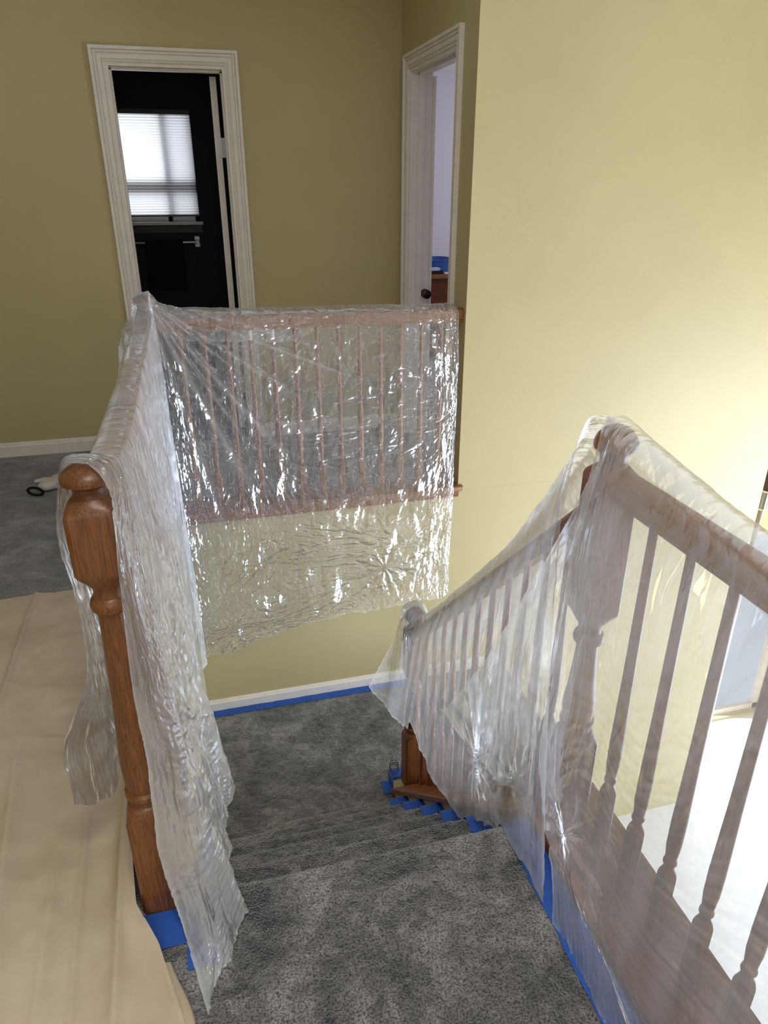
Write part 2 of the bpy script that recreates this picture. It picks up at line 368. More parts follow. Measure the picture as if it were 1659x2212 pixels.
# cellular shade
t = NT('translucent_shade_fabric'); a_ = t.n('ShaderNodeBsdfTranslucent', Color=(.86, .84, .84, 1)); b_ = t.n('ShaderNodeBsdfDiffuse', Color=(.7, .68, .68, 1))
mx = t.n('ShaderNodeMixShader'); mx.inputs[0].default_value = .3; t.l(a_.outputs[0], mx.inputs[1]); t.l(b_.outputs[0], mx.inputs[2]); t.l(mx.outputs[0], t.out.inputs[0])
SHADE = t.m
sh = tag(empty('cellular_shade', ((BX0 + BX1) / 2, BY - .02, BZ1)), 'white pleated shade pulled down over the bathroom window', 'window shade')
m = MB(); n = 74; rows = []
for i in range(n + 1):
    z = BZ1 - .03 - i * (BZ1 - .03 - BZ0 - .045) / n; y = BY + .022 + (.004 if i % 2 else -.004)
    rows.append([(BX0 + .004, y, z), (BX1 - .004, y, z)])
m.loft(rows, cap=False, closed=False)
local(m.build('pleated_fabric', SHADE, sh, recalc=False), sh)
local(box('head_rail', m_plain('shade_rail', srgb(90, 84, 80), .5), (BX0 + .002, BX1 - .002, BY + .005, BY + .04, BZ1 - .03, BZ1 - .001), sh), sh)
local(box('bottom_rail', m_plain('shade_bottom_rail', srgb(70, 66, 64), .5), (BX0 + .002, BX1 - .002, BY + .008, BY + .036, BZ0 + .035, BZ0 + .046), sh), sh)
# towel bar + towel
tb = tag(empty('towel_bar', (-.13, BY, 1.09)), 'metal towel bar under the bathroom window', 'towel bar')
for x in (-.42, .10):
    local(MB().box(x - .02, x + .02, BY - .012, BY - .0005, 1.045, 1.125).build('bracket', METAL, tb, bevel=.003), tb)
    local(MB().box(x - .012, x + .012, BY - .07, BY - .012, 1.07, 1.10).build('post', METAL, tb, bevel=.003), tb)
local(MB().box(-.43, .11, BY - .064, BY - .05, 1.078, 1.092).build('bar', METAL, tb, bevel=.002), tb)
m = MB(); rr = []
for k in range(25):
    x = -.275 + .27 * k / 24; wv = .004 * math.sin(k * .9) + .003 * math.sin(k * 2.3)
    rr.append([(x, BY - .082 + wv, .76), (x, BY - .084 + wv, .95), (x, BY - .078 + wv * .5, 1.09), (x, BY - .057, 1.106), (x, BY - .036, 1.09), (x, BY - .022, .95), (x, BY - .022, .85), (x, BY - .03, .85), (x, BY - .046, 1.07), (x, BY - .066, 1.07), (x, BY - .072 + wv, .95), (x, BY - .07 + wv, .76)])
m.loft(rr)
tag(m.build('hand_towel', BLACK, smooth=50), 'black towel folded over the bathroom towel bar', 'towel')

# ---------------------------------------------------------------- bedroom
RB = MB(); RB.box(1.39, 4.3, 7.2, 7.3, 0, 2.42); RB.box(4.2, 4.3, 4.07, 7.2, 0, .9); RB.box(4.2, 4.3, 4.07, 5.0, .9, 2.42); RB.box(4.2, 4.3, 6.2, 7.2, .9, 2.42); RB.box(4.2, 4.3, 5.0, 6.2, 2.0, 2.42)
RB.box(1.28, 1.39, YB + .12, 7.3, 0, 2.42)
RB.box(1.39, 3.1, YW + .12, YW + .13, 0, 2.42); RB.box(3.09, 3.1, YW + .12, 4.07, 0, 2.42); RB.box(3.1, 4.3, 4.07, 4.08, 0, 2.42)
bpy.data.objects['bedroom_window_daylight'].location = (4.4, 5.6, 1.45)
tag(RB.build('wall_bedroom', LAV), 'pale lavender-grey bedroom wall', kind='structure')
m = MB(); m.box(1.39, 3.1, YW + .12, 4.07, 2.42, 2.5); m.box(1.39, 4.3, 4.07, 7.3, 2.42, 2.5); tag(m.build('ceiling_bedroom', CEIL), kind='structure')
m = MB(); m.box(1.27, 3.1, YW + .12, 4.07, -.1, -.001); m.box(1.27, 4.3, 4.07, 7.3, -.1, -.001); tag(m.build('floor_bedroom', CARPET), kind='structure')
dk = tag(empty('desk', (2.5, 6.7, 0)), 'reddish-brown wooden desk seen through the bedroom doorway', 'desk')
DESK = m_wood('reddish_brown_laminate', 0, (120, 62, 34), (88, 40, 20), .4)
local(MB().box(1.9, 3.3, 6.33, 7.05, .715, .745).build('desktop', m_wood('desktop_wood', 0, (176, 112, 70), (140, 84, 50), .35), dk, bevel=.003), dk)
local(box('side_panel', DESK, (1.93, 1.955, 6.38, 7.0, 0, .715), dk), dk)
local(box('side_panel', DESK, (3.24, 3.265, 6.38, 7.0, 0, .715), dk), dk)
local(box('modesty_panel', DESK, (1.955, 3.24, 6.375, 6.395, .02, .70), dk), dk)
bl = m_plain('blue_plastic', srgb(52, 96, 168), .4)
m = MB(); cx, cy = 2.16, 6.72; a, b = .27, .20
def rr_(sx, sy, z, n=40):
    o = []
    for k in range(n):
        t_ = 2 * math.pi * k / n; c_, s_ = math.cos(t_), math.sin(t_)
        o.append((cx + sx * math.copysign(abs(c_) ** .45, c_), cy + sy * math.copysign(abs(s_) ** .45, s_), z))
    return o
m.loft([rr_(a * .85, b * .85, .747), rr_(a, b, .84), rr_(a + .012, b + .012, .845), rr_(a + .012, b + .012, .85), rr_(a - .006, b - .006, .85), rr_(a * .84, b * .84, .756)])
tag(m.build('plastic_bin', bl, smooth=40), 'blue plastic tray standing on the bedroom desk', 'bin')
tag(MB().box(1.98, 2.24, 6.36, 6.48, .7455, .775).build('laptop', m_plain('black_plastic', srgb(16, 16, 20), .4), bevel=.004), 'closed black laptop on the front of the bedroom desk', 'laptop')
m = MB()
for k in range(6):
    m.box(2.0 + .004 * k, 2.2 + .003 * k, 6.365 + .003 * k, 6.475 + .002 * k, .7755 + .003 * k, .778 + .003 * k)
tag(m.build('paper_stack', m_plain('blue_white_paper', srgb(190, 198, 220), .7)), 'stack of white papers on top of the black laptop', 'papers')
tag(MB().box(2.25, 2.32, 6.35, 6.45, .7455, .752).build('notepad', m_plain('white_paper', srgb(225, 222, 220), .7)), 'small white paper on the desk beside the laptop', 'paper')

# windows that light the rooms (outside the frame)
def window(name, P, a0, a1, z0, z1, nx, nz, label):
    m = MB(); f = .05
    def bar(u0, u1, v0, v1): 
        x = P(u0, 0, v0); y = P(u1, 1, v1); m.box(min(x[0], y[0]), max(x[0], y[0]), min(x[1], y[1]), max(x[1], y[1]), v0, v1)
    bar(a0, a0 + f, z0, z1); bar(a1 - f, a1, z0, z1); bar(a0, a1, z0, z0 + f); bar(a0, a1, z1 - f, z1)
    for i in range(1, nx): c = a0 + (a1 - a0) * i / nx; bar(c - .012, c + .012, z0, z1)
    for i in range(1, nz): c = z0 + (z1 - z0) * i / nz; bar(a0, a1, c - .012, c + .012)
    tag(m.build(name, TRIM), label, kind='structure')
window('window_2', lambda a, d, z: (XR + .04 + .04 * d, a, z), .35, 2.85, -2.6, .25, 3, 4, None)
window('added_window', lambda a, d, z: (a, 4.0 + .04 * d, z), 3.37, 4.47, -2.73, -.92, 1, 1, 'added bright window low beyond the end of the large wall')  # opening added so the right-hand plastic glows from behind
window('window_3', lambda a, d, z: (a, YF - .08 + .04 * d, z), -1.75, .55, .55, 2.2, 2, 2, None)

# ================================================================ staircase
def step_profile(i, dn=24):
    """(y, z) polyline of the carpet over one step, nosing i (0 = top)."""
    zi = -RISE * i; yn = N1 + RUN * i; r = .019
    y0 = (yn - RUN - .034) if i else .5
    pts = [(y0, zi)]
    L = yn - r - y0; k = max(2, int(L / .005))
    pts = [(y0 + L * j / k, zi) for j in range(k + 1)]
    for j in range(1, 13):
        a = math.pi / 2 - math.pi * j / 12 * .95
        pts.append((yn - r + r * math.cos(a), zi - r + r * math.sin(a)))
    ylast, zlast = pts[-1]
    zb = zi - RISE
    for j in range(1, 26):
        tt = j / 25; pts.append((ylast + (yn - .036 - ylast) * min(1, tt * 5), zlast + (zb - zlast) * tt))
    return np.array(pts)
def carpet_strip(prof, x0, x1, name, mat, parent, disp=.0022, dx=.0055, off=0.0, seed=1):
    prof = np.asarray(prof); n = len(prof); d = np.gradient(prof, axis=0); nn = np.stack([-d[:, 1], d[:, 0]], 1); nn /= np.linalg.norm(nn, axis=1)[:, None] + 1e-9
    xs = np.linspace(x0, x1, max(3, int((x1 - x0) / dx)))
    s = np.concatenate([[0], np.cumsum(np.linalg.norm(np.diff(prof, axis=0), axis=1))])
    S, X = np.meshgrid(s, xs, indexing='ij')
    D = off + disp * (noise(X * 120, S * 120, s=seed) + .7 * noise(X * 45, S * 45, s=seed + 3) + .8 * noise(X * 9, S * 6, s=seed + 4))
    P = np.stack([X, prof[:, 0][:, None] + nn[:, 0][:, None] * D, prof[:, 1][:, None] + nn[:, 1][:, None] * D], -1)
    return grid(P, name, mat, parent)
def grid(P, name, mat, parent=None, uv=None, fold=None):
    nu, nv = P.shape[:2]; me = bpy.data.meshes.new(name)
    idx = np.arange(nu * nv).reshape(nu, nv)
    F = np.stack([idx[:-1, :-1], idx[1:, :-1], idx[1:, 1:], idx[:-1, 1:]], -1).reshape(-1, 4)
    me.vertices.add(nu * nv); me.vertices.foreach_set('co', P.reshape(-1).astype(np.float32))
    me.loops.add(F.size); me.loops.foreach_set('vertex_index', F.reshape(-1).astype(np.int32))
    me.polygons.add(len(F)); me.polygons.foreach_set('loop_start', np.arange(0, F.size, 4, dtype=np.int32))
    try: me.polygons.foreach_set('loop_total', np.full(len(F), 4, dtype=np.int32))
    except Exception: pass
    me.update(calc_edges=True); me.validate()
    if uv is not None:
        l = me.uv_layers.new(name='UVMap'); l.data.foreach_set('uv', uv.reshape(-1, 2)[F.reshape(-1)].reshape(-1).astype(np.float32))
    if fold is not None:
        a = me.attributes.new('fold', 'FLOAT', 'POINT'); a.data.foreach_set('value', fold.reshape(-1).astype(np.float32))
    me.shade_smooth(); me.materials.append(mat)
    o = bpy.data.objects.new(name, me); COL.objects.link(o)
    if parent: o.parent = parent
    return o
stairs = tag(empty('staircase', (.25, N1, 0)), 'grey carpeted stairs going down to the landing', 'stairs')
for i in range(6):
    local(carpet_strip(step_profile(i), -.18, .69, 'step', CARPET, stairs, seed=10 + i), stairs)
yl = N1 + RUN * 5 - .024
prof = np.stack([np.linspace(yl, YW - .002, 150), np.full(150, ZL)], 1)
local(carpet_strip(prof, -.18, 1.6, 'landing', CARPET, stairs, dx=.007, seed=30), stairs)
local(box('landing_base', PAINT, (.89, 1.6, 2.45, YW, ZL - .2, ZL - .01), stairs), stairs)

# ================================================================ railings
def newel_prof(z0, H_, b0, b1, u0, u1, half=.044):
    """z0 floor; square base b0..b1, upper block u0..u1 (all relative), cap to H_."""
    P = [(z0, half, 1), (z0 + b1, half, 1), (z0 + b1 + .012, half * .97, .75), (z0 + b1 + .028, half * .88, .15),
         (z0 + b1 + .032, half * .80, 0), (z0 + b1 + .042, half * .80, 0), (z0 + b1 + .050, half * .92, 0), (z0 + b1 + .060, half * .92, 0), (z0 + b1 + .066, half * .78, 0)]
    L = (u0 - .10) - (b1 + .08)
    for k in range(9):
        t_ = k / 8; P.append((z0 + b1 + .08 + L * t_, half * (.84 + .12 * math.sin(math.pi * min(1, t_ * 2.2)) * (1 - t_)) * (1 - t_) + half * .56 * t_, 0))
    for dz, r in ((-.085, .56), (-.078, .74), (-.068, .80), (-.058, .74), (-.052, .60), (-.035, .58), (-.028, .66)):
        P.append((z0 + u0 + dz, half * r, 0))
    P += [(z0 + u0 - .012, half * .88, .3), (z0 + u0, half * .98, .8), (z0 + u0 + .008, half, 1), (z0 + u1 - .004, half, 1), (z0 + u1 + .004, half * .97, .85),
          (z0 + u1 + .014, half * .85, .2), (z0 + u1 + .022, half * .66, 0), (z0 + u1 + .030, half * .62, 0)]
    return P
def cap_prof(z, h, half=.044):
    P = [(z, half * .62, 0), (z + h * .18, half * .64, 0), (z + h * .30, half * .80, 0), (z + h * .36, half * .98, 0)]
    for k in range(1, 9):
        a = math.pi / 2 * k / 8; P.append((z + h * .40 + h * .60 * math.sin(a), half * max(.02, math.cos(a)) * 1.02, 0))
    return P
def newel(parent, x, y, z0, H_, b1, u0, u1, mat, label=None):
    o = MB().turned(newel_prof(z0, H_, 0, b1, u0, u1), (x, y)).build('newel_post', mat, parent, smooth=32)
    c = MB().turned(cap_prof(z0 + u1 + .030, H_ - u1 - .030), (x, y)).build('newel_cap', mat, o, smooth=40)
    local(o, parent)
    if label: o['label'] = label
    return o
def rail_ring(c, w_=.029, h=.066):
    """cross-section (u across, v up) with rounded top and moulded sides, top at v=0."""
    pts = [(-w_ * .62, -h), (-w_ * .62, -h + .012), (-w_ * .86, -h + .018), (-w_ * .86, -h + .030)]
    for k in range(13):
        a = math.pi * (1 - k / 12) * 1.0
        pts.append((w_ * 1.0 * math.cos(a) , -.026 + .026 * math.sin(a)))
    pts += [(w_ * .86, -h + .030), (w_ * .86, -h + .018), (w_ * .62, -h + .012), (w_ * .62, -h)]
    return pts
def handrail(parent, p0, p1, mat):
    p0, p1 = Vector(p0), Vector(p1); t_ = p1 - p0; side = Vector((t_.y, -t_.x, 0)).normalized()
    m = MB(); m.loft([[tuple(p + side * u + Vector((0, 0, v))) for u, v in rail_ring(0)] for p in (p0, p1)])
    return local(m.build('handrail', mat, parent, smooth=35), parent)
def bal_prof(z0, z1, blk=.20, skew=0):
    s_ = .0155
    P = [(z0, s_, 1), (z0 + blk - .01, s_, 1), (z0 + blk, s_ * .95, .6), (z0 + blk + .01, s_ * .8, 0), (z0 + blk + .014, s_ * .66, 0), (z0 + blk + .022, s_ * .66, 0),
         (z0 + blk + .027, s_ * .88, 0), (z0 + blk + .033, s_ * .88, 0), (z0 + blk + .038, s_ * .70, 0), (z0 + blk + .075, s_ * .92, 0), (z0 + blk + .13, s_ * .95, 0), (z0 + blk + .3, s_ * .76, 0), (z1, s_ * .58, 0)]
    return P
bal_mesh = {}
def baluster(parent, x, y, z0, z1, blk=.20, white=False, mat=None):
    key = (round(z1 - z0, 3), blk)
    if key not in bal_mesh:
        o = MB().turned(bal_prof(0, z1 - z0, blk), (0, 0), 16).build('baluster', mat or WOODZ, parent, smooth=35); bal_mesh[key] = o.data
    else:
        o = bpy.data.objects.new('baluster', bal_mesh[key]); COL.objects.link(o); o.parent = parent
    o.location = Vector((x, y, z0)) - Vector(parent.location)
    if white:
        c = MB().turned([(z1 - z0 - .05, .0104, 0), (z1 - z0 - .002, .0096, 0)], (0, 0), 14).build('white_end', WHITE, o, smooth=35)
        o['label'] = 'oak baluster with a white upper end'
    return o
NX, NY = -.198, 1.194
r1 = tag(empty('guard_railing', (NX, NY, 0)), 'oak railing on the left and along the back of the stairwell under clear plastic', 'railing', 'stair railings')
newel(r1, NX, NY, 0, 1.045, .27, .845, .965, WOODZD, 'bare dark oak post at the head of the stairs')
newel(r1, NX, YW + .05, .03, 1.015, .27, .60, .925, WOODZ)
ZR = .945
handrail(r1, (NX, NY + .04, ZR), (NX, YW + .01, ZR), WOODY)
handrail(r1, (NX + .04, YW + .05, ZR), (1.268, YW + .05, ZR - .012), WOODX)
def cap_board(parent, x0, x1, y0, y1, z0, z1, mat, name='base_cap'):
    m = MB(); m.box(x0, x1, y0, y1, z0, z1); o = m.build(name, mat, parent, bevel=.007); o.data.shade_smooth(); o.data.set_sharp_from_angle(angle=R(25)); return local(o, parent)
cap_board(r1, NX - .045, NX + .055, NY + .045, YW + .09, .001, .033, WOODY)
cap_board(r1, NX + .056, 1.285, YW - .025, YW + .145, .001, .033, WOODX)
local(MB().prism([(YW - .012, -.030), (YW - .012, -.018), (YW - .018, -.006), (YW - .018, .001), (YW, .001), (YW, -.030)], 0, -.18, 1.262).build('cove_moulding', WOODX, r1), r1)
for k in range(14):
    x = -.16 + .1018 * (k + .97)
    if x < 1.2: baluster(r1, x, YW + .05, .033, ZR - .066, .17, white=(k in (3, 4)))
for k in range(19):
    y = NY + .045 + (YW - NY) / 20 * (k + .9)
    baluster(r1, NX, y, .033, ZR - .066, .17)

RX = .79
r2 = tag(empty('stair_railing', (RX, 1.18, 0)), 'oak stair railing on the right with a level and a sloping run', 'railing', 'stair railings')
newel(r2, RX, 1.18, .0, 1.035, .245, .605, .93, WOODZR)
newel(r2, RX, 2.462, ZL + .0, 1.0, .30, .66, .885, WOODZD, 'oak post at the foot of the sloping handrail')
zr = lambda y: .865 - .925 * (y - 1.225)
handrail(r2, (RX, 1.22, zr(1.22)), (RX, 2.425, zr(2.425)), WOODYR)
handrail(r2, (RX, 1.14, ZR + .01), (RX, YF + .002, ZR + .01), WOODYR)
m = MB(); m.prism([(1.225, capz(1.225) - .03), (1.225, capz(1.225)), (2.412, capz(2.412)), (2.412, capz(2.412) - .03)], 0, .668, .912)
local(m.build('base_cap', WOODYR, r2, bevel=.005), r2)
cap_board(r2, .688, .895, YF + .002, 1.225, .001, .033, WOODYR)
for k in range(11):
    y = 1.30 + .1 * k
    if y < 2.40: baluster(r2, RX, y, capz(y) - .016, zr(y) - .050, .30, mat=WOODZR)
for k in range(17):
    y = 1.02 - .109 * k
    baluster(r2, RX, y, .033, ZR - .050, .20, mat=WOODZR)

# ================================================================ blue masking tape
def tape(P_, label, group='blue masking tape strips', name='masking_tape'):
    return tag(P_, label, 'tape', group)
def flat_tape(x0, x1, y0, y1, z, label):
    nx = max(3, int((x1 - x0) / .02)); ny = max(3, int((y1 - y0) / .02))
    X, Y = np.meshgrid(np.linspace(x0, x1, nx), np.linspace(y0, y1, ny), indexing='ij')
    X = X + .002 * noise(Y * 30, X * 3, s=4); Y2 = Y + .002 * noise(X * 30, Y * 3, s=6)
    Z = z + .0055 + .0012 * noise(X * 30, Y * 30, s=8)
    return tape(grid(np.stack([X, Y2, Z], -1), 'masking_tape', TAPE), label)
flat_tape(-.178, 1.1, YW - .068, YW - .016, ZL, 'long blue tape strip along the skirting on the landing')
flat_tape(-.178, -.115, 2.25, YW - .069, ZL, 'blue tape strip down the left side of the landing')
flat_tape(-.245, -.152, 1.06, 1.148, .0, 'blue tape patch at the foot of the bare newel post')
flat_tape(.615, .686, -.2, 1.165, .0, 'blue tape along the top floor under the plastic on the right')
flat_tape(-.09, 1.24, YW + .15, YW + .215, -.002, 'blue tape on the hall carpet behind the back balusters')
tl = ['fifth step from the top', 'first', 'second', 'third', 'fourth', 'fifth']
for i in range(1, 6):
    pr = step_profile(i); pr = pr[4:-3]
    tape(carpet_strip(pr, .607 + .003 * math.sin(i * 3), .688, 'masking_tape', TAPE, None, .0006, .02, .005, 50 + i), 'blue tape wrapped over the right end of the %s step below the top' % tl[i])
    tape(carpet_strip(pr, -.179, -.12, 'masking_tape', TAPE, None, .0006, .02, .005, 60 + i), 'blue tape wrapped over the left end of the %s step below the top' % tl[i])
pr = step_profile(0); pr = pr[pr[:, 0] > 1.0][:-3]
tape(carpet_strip(pr[:], -.150, -.085, 'masking_tape', TAPE, None, .0006, .02, .005, 71), 'blue tape over the left edge of the top step under the hanging plastic')
pr = pr[pr[:, 0] > 1.166]
tape(carpet_strip(pr, .615, .688, 'masking_tape', TAPE, None, .0006, .02, .005, 72), 'blue tape over the right edge of the top step')
m = MB(); m.box(.645, .688, 2.425, 2.505, ZL + .004, ZL + .008); m.box(.684, .6885, 2.43, 2.50, ZL + .008, ZL + .07)
tape(m.build('masking_tape', TAPE), 'small folded blue tape piece at the lower end of the sloping base cap')
m = MB(); m.box(.70, .80, 2.51, 2.57, ZL + .004, ZL + .008)
tape(m.build('masking_tape', TAPE), 'blue tape on the landing just behind the lower newel post')
# little coil of wire beside the lower newel
m = MB()
for q in range(3):
    m.tube([(.725 + .022 * math.cos(a * .5236) , 2.545 + .004 * q + .012 * math.sin(a * .5236), ZL + .03 + .010 * q + .02 * math.sin(a * .5236)) for a in range(13)], .0022, 6)
tag(m.build('wire_coil', m_plain('grey_wire', srgb(70, 72, 78), .4)), 'small grey wire loop on the landing beside the lower newel post', 'wire')

# ================================================================ plastic sheets
def catmull(P, u):
    """P (n, ..., 3) sampled at u in [0, n-1]."""
    n = len(P); i = np.clip(np.floor(u).astype(int), 0, n - 2); t = (u - i)[:, None, None]
    g = lambda k: P[np.clip(k, 0, n - 1)]
    p0, p1, p2, p3 = g(i - 1), g(i), g(i + 1), g(i + 2)
    p0 = np.where((i == 0)[:, None, None], 2 * p1 - p2, p0); p3 = np.where((i == n - 2)[:, None, None], 2 * p2 - p1, p3)
    return .5 * ((2 * p1) + (-p0 + p2) * t + (2 * p0 - 5 * p1 + 4 * p2 - p3) * t ** 2 + (-p0 + 3 * p1 - 3 * p2 + p3) * t ** 3)
def smooth_surf(cols, nu, nv):
    P = np.array(cols, float)                       # (cols, rows, 3)
    A = catmull(P, np.linspace(0, len(P) - 1, nu))  # (nu, rows, 3)
    # even spacing along each column by mean arc length
    B = A.transpose(1, 0, 2)
    seg = np.linalg.norm(np.diff(B, axis=0), axis=2).mean(1); cum = np.concatenate([[0], np.cumsum(seg)])
    v = np.interp(np.linspace(0, cum[-1], nv), cum, np.arange(len(cum)))
    return catmull(B, v).transpose(1, 0, 2), cum[-1]
def normals(P):
    du = np.gradient(P, axis=0); dv = np.gradient(P, axis=1); n = np.cross(du, dv)
    return n / (np.linalg.norm(n, axis=2)[..., None] + 1e-9)
def ridged(x, y, s): return 1 - np.abs(noise(x, y, s=s)) * 2
def creases(U, V, D, F, n, centres, seed, h=.0022, L=(.025, .11), wide_=(.0018, .0048), jit=.35, fk=.35):
    rng = np.random.RandomState(seed); nu, nv = U.shape; lu, lv = U.max(), V.max(); du, dv = lu / (nu - 1), lv / (nv - 1)
    for _ in range(n):
        u, v = rng.rand() * lu, rng.rand() * lv
        best = min(centres, key=lambda c: math.hypot(u - c[0] * lu, v - c[1] * lv) / c[2]) if centres else None
        if best is not None:
            a = math.atan2(v - best[1] * lv, u - best[0] * lu) + rng.normal() * jit
            if rng.rand() < .15: a += 1.4
        else: a = rng.rand() * 3.14
        l = L[0] + (L[1] - L[0]) * rng.rand() ** 2.2; w_ = wide_[0] + (wide_[1] - wide_[0]) * rng.rand(); hh = h * (.4 + .9 * rng.rand()) * (1 if rng.rand() < .65 else -1) * (w_ / .004)
        bend = rng.normal() * .15 / l
        ca, sa = math.cos(a), math.sin(a); ex, ey = abs(ca) * l / 2 + .012, abs(sa) * l / 2 + .012
        i0, i1 = max(0, int((u - ex) / du)), min(nu, int((u + ex) / du) + 2); j0, j1 = max(0, int((v - ey) / dv)), min(nv, int((v + ey) / dv) + 2)
        if i1 - i0 < 2 or j1 - j0 < 2: continue
        x, y = U[i0:i1, j0:j1] - u, V[i0:i1, j0:j1] - v
        s_ = x * ca + y * sa; d = -x * sa + y * ca + bend * s_ * s_ * .3
        q = np.clip(1 - (2 * s_ / l) ** 2, 0, 1) * np.exp(-np.abs(d) / w_)
        D[i0:i1, j0:j1] += hh * q; F[i0:i1, j0:j1] += fk * q ** 3

def sheet(name, cols, nu, nv, mat, label, group, amp=.006, folds=(), fold_amp=.0, seed=0, wide=1.0, gather=(), parent=None, aniso=2.0, edge_w=.012, nc_=0, cent=(), ck={}, thick=0):
    P, lv = smooth_surf(cols, nu, nv)
    lu = np.linalg.norm(np.diff(P[:, nv // 2], axis=0), axis=1).sum()
    U, V = np.meshgrid(np.linspace(0, lu, nu), np.linspace(0, lv, nv), indexing='ij')
    N = normals(P)
    wx_ = .05 * noise(U * 5, V * 4, s=seed + 1); wy_ = .05 * noise(U * 5, V * 4, s=seed + 2)
    a, b = U + wx_, V + wy_
    # crumple: ridged noise whose direction wanders
    th = 1.1 * noise(U * 2.2, V * 1.6, s=seed + 5) + .35
    ca, sa = np.cos(th), np.sin(th); a2, b2 = a * ca + b * sa, -a * sa + b * ca
    D = amp * (.7 * noise(a * 7, b * 7 / aniso, s=seed + 7) + .40 * ridged(a2 * 20, b2 * 20 / aniso, seed + 8) + .2 * ridged(a2 * 44, b2 * 36 / aniso, seed + 9))
    if fold_amp:   # hanging folds, deeper towards the hem
        ph = U / lu * wide * 6.283 + 1.4 * noise(U * 4, V * 1.2, s=seed + 12)
        vv = np.clip((V / lv - .25) / .75, 0, 1)
        D = D + fold_amp * vv * (np.sin(ph) + .5 * np.sin(2.3 * ph + 1))
    F = thick * np.clip((V / lv - .42) / .3, 0, 1)
    for (c, ang, r0, r1, h_, wd) in folds:    # straight tension folds fanning out of a point c=(index axes) in world space
        d = P - np.array(c); k = np.array([math.cos(ang), 0, math.sin(ang)]) if abs(N[nu // 2, nv * 2 // 3][1]) > .6 else np.array([0, math.cos(ang), math.sin(ang)])
        along = (d * k).sum(2); perp = d - along[..., None] * k
        perp[..., 1 if k[1] == 0 else 0] = 0; dist = np.linalg.norm(perp, axis=2)
        g_ = np.exp(-(dist / (wd * (1 + along.clip(0) * 1.2))) ** 2) * (1 / (1 + np.exp(-(along - r0) / .02))) * (1 / (1 + np.exp((along - r1) / .05)))
        D = D + h_ * g_; F = F + g_ * .7
    for (c, rad, h_, nr) in gather:           # puckered gather: spokes around a point
        d = P - np.array(c); dist = np.linalg.norm(d, axis=2); an = np.arctan2(d[..., 2], d[..., 1] + d[..., 0])
        g_ = np.exp(-(dist / rad) ** 2)
        D = D + h_ * g_ * (np.sin(an * nr + 2.0 * noise(dist * 20, an * 2, s=seed + 15)) + .6 * noise(an * nr, dist * 30, s=seed + 16)); F = F + .35 * np.exp(-(dist / (rad * .6)) ** 2)
    if nc_: creases(U, V, D, F, nc_, cent, seed + 99, **ck)
    # ragged double-thickness hems
    edge = np.minimum(V, lv - V); edge = np.minimum(edge, np.minimum(U, lu - U)); F = F + .8 * np.exp(-(edge / edge_w) ** 2)
    P = P + N * D[..., None]
    rag = .012 * noise(U * 16, V * 0, s=seed + 20) + .006 * noise(U * 45, V * 0, s=seed + 21)
    e_ = np.exp(-((lv - V) / .10) ** 2) * rag
    dv = np.gradient(P, axis=1); dv /= np.linalg.norm(dv, axis=2)[..., None] + 1e-9
    P = P + dv * e_[..., None]
    o = grid(P, name, mat, parent, np.stack([U, V], -1), F)
    if parent is None: tag(o, label, 'plastic sheet', group)
    elif label: o['label'] = label
    return o
G = 'clear plastic sheets draped over the railings'
def lerp(a, b, t): return tuple(a[i] + (b[i] - a[i]) * t for i in range(3))

# --- back curtain, over the back rail
cols = []
for x, hem, dy, top in ((-.232, -.60, .0, 1.022), (-.178, -.74, .0, 1.052), (-.12, -.76, .0, 1.005), (-.03, -.765, 0, .985), (.12, -.72, .0, .972), (.265, -.686, .0, .965), (.45, -.66, 0, .962), (.67, -.636, 0, .96),
                        (.88, -.625, 0, .957), (1.08, -.61, 0, .954), (1.19, -.605, 0, .95), (1.225, -.60, .0, .945)):
    yb = YW + .05; cap_ = top > 1.0
    bk = .065 if x < .5 else .04
    c = [(x, yb + .08, top - .16 + (.0 if x < .5 else .09)), (x, yb + bk + .005, top - .06), (x, yb + .035, top - .004), (x, yb, top), (x, yb - .036, top - .018), (x, yb - .052, top - .06)]
    z0 = top - .06; yy = yb - .055
    for t_ in (.12, .28, .45, .62, .78, .9, 1.0):
        z = z0 + (hem - z0) * t_; y = 3.225 - .012 * math.sin(t_ * 3) if z > .15 else 3.195
        if z < -.1: y = 3.205 - .02 * (z < -.5)
        xx = x + (.02 * t_ if x < 0 else 0) - (.012 * t_ if x > 1.1 else 0)
        c.append((xx, y - dy, z))
    cols.append(c)
nc = (NX + .02, 3.24, 1.03)
sheet('plastic_sheet', cols, 560, 640, FILM_CLEAR, 'clear crinkled plastic sheet hanging over the back railing', G, amp=.0022, seed=3, fold_amp=.004, wide=5,
      folds=[(nc, -.30, .02, .62, .008, .006), (nc, -.41, .02, .95, .005, .004), (nc, -.63, .02, .7, .008, .006), (nc, -.74, .05, .45, .006, .004), (nc, -.93, .02, .85, .010, .009), (nc, -1.06, .02, .6, .007, .006), (nc, -1.17, .02, .9, .010, .012), (nc, -1.36, .02, 1.2, .012, .012)],
      gather=[((.86, 3.2, -.38), .20, .0035, 11)],
      nc_=6500, cent=[(.03, .12, 1.0), (.76, .80, .9), (.40, .45, .7), (.30, .93, .8), (1.02, .40, .8), (.6, .12, .5)], ck=dict(h=.0024, fk=.5, L=(.03, .15)))

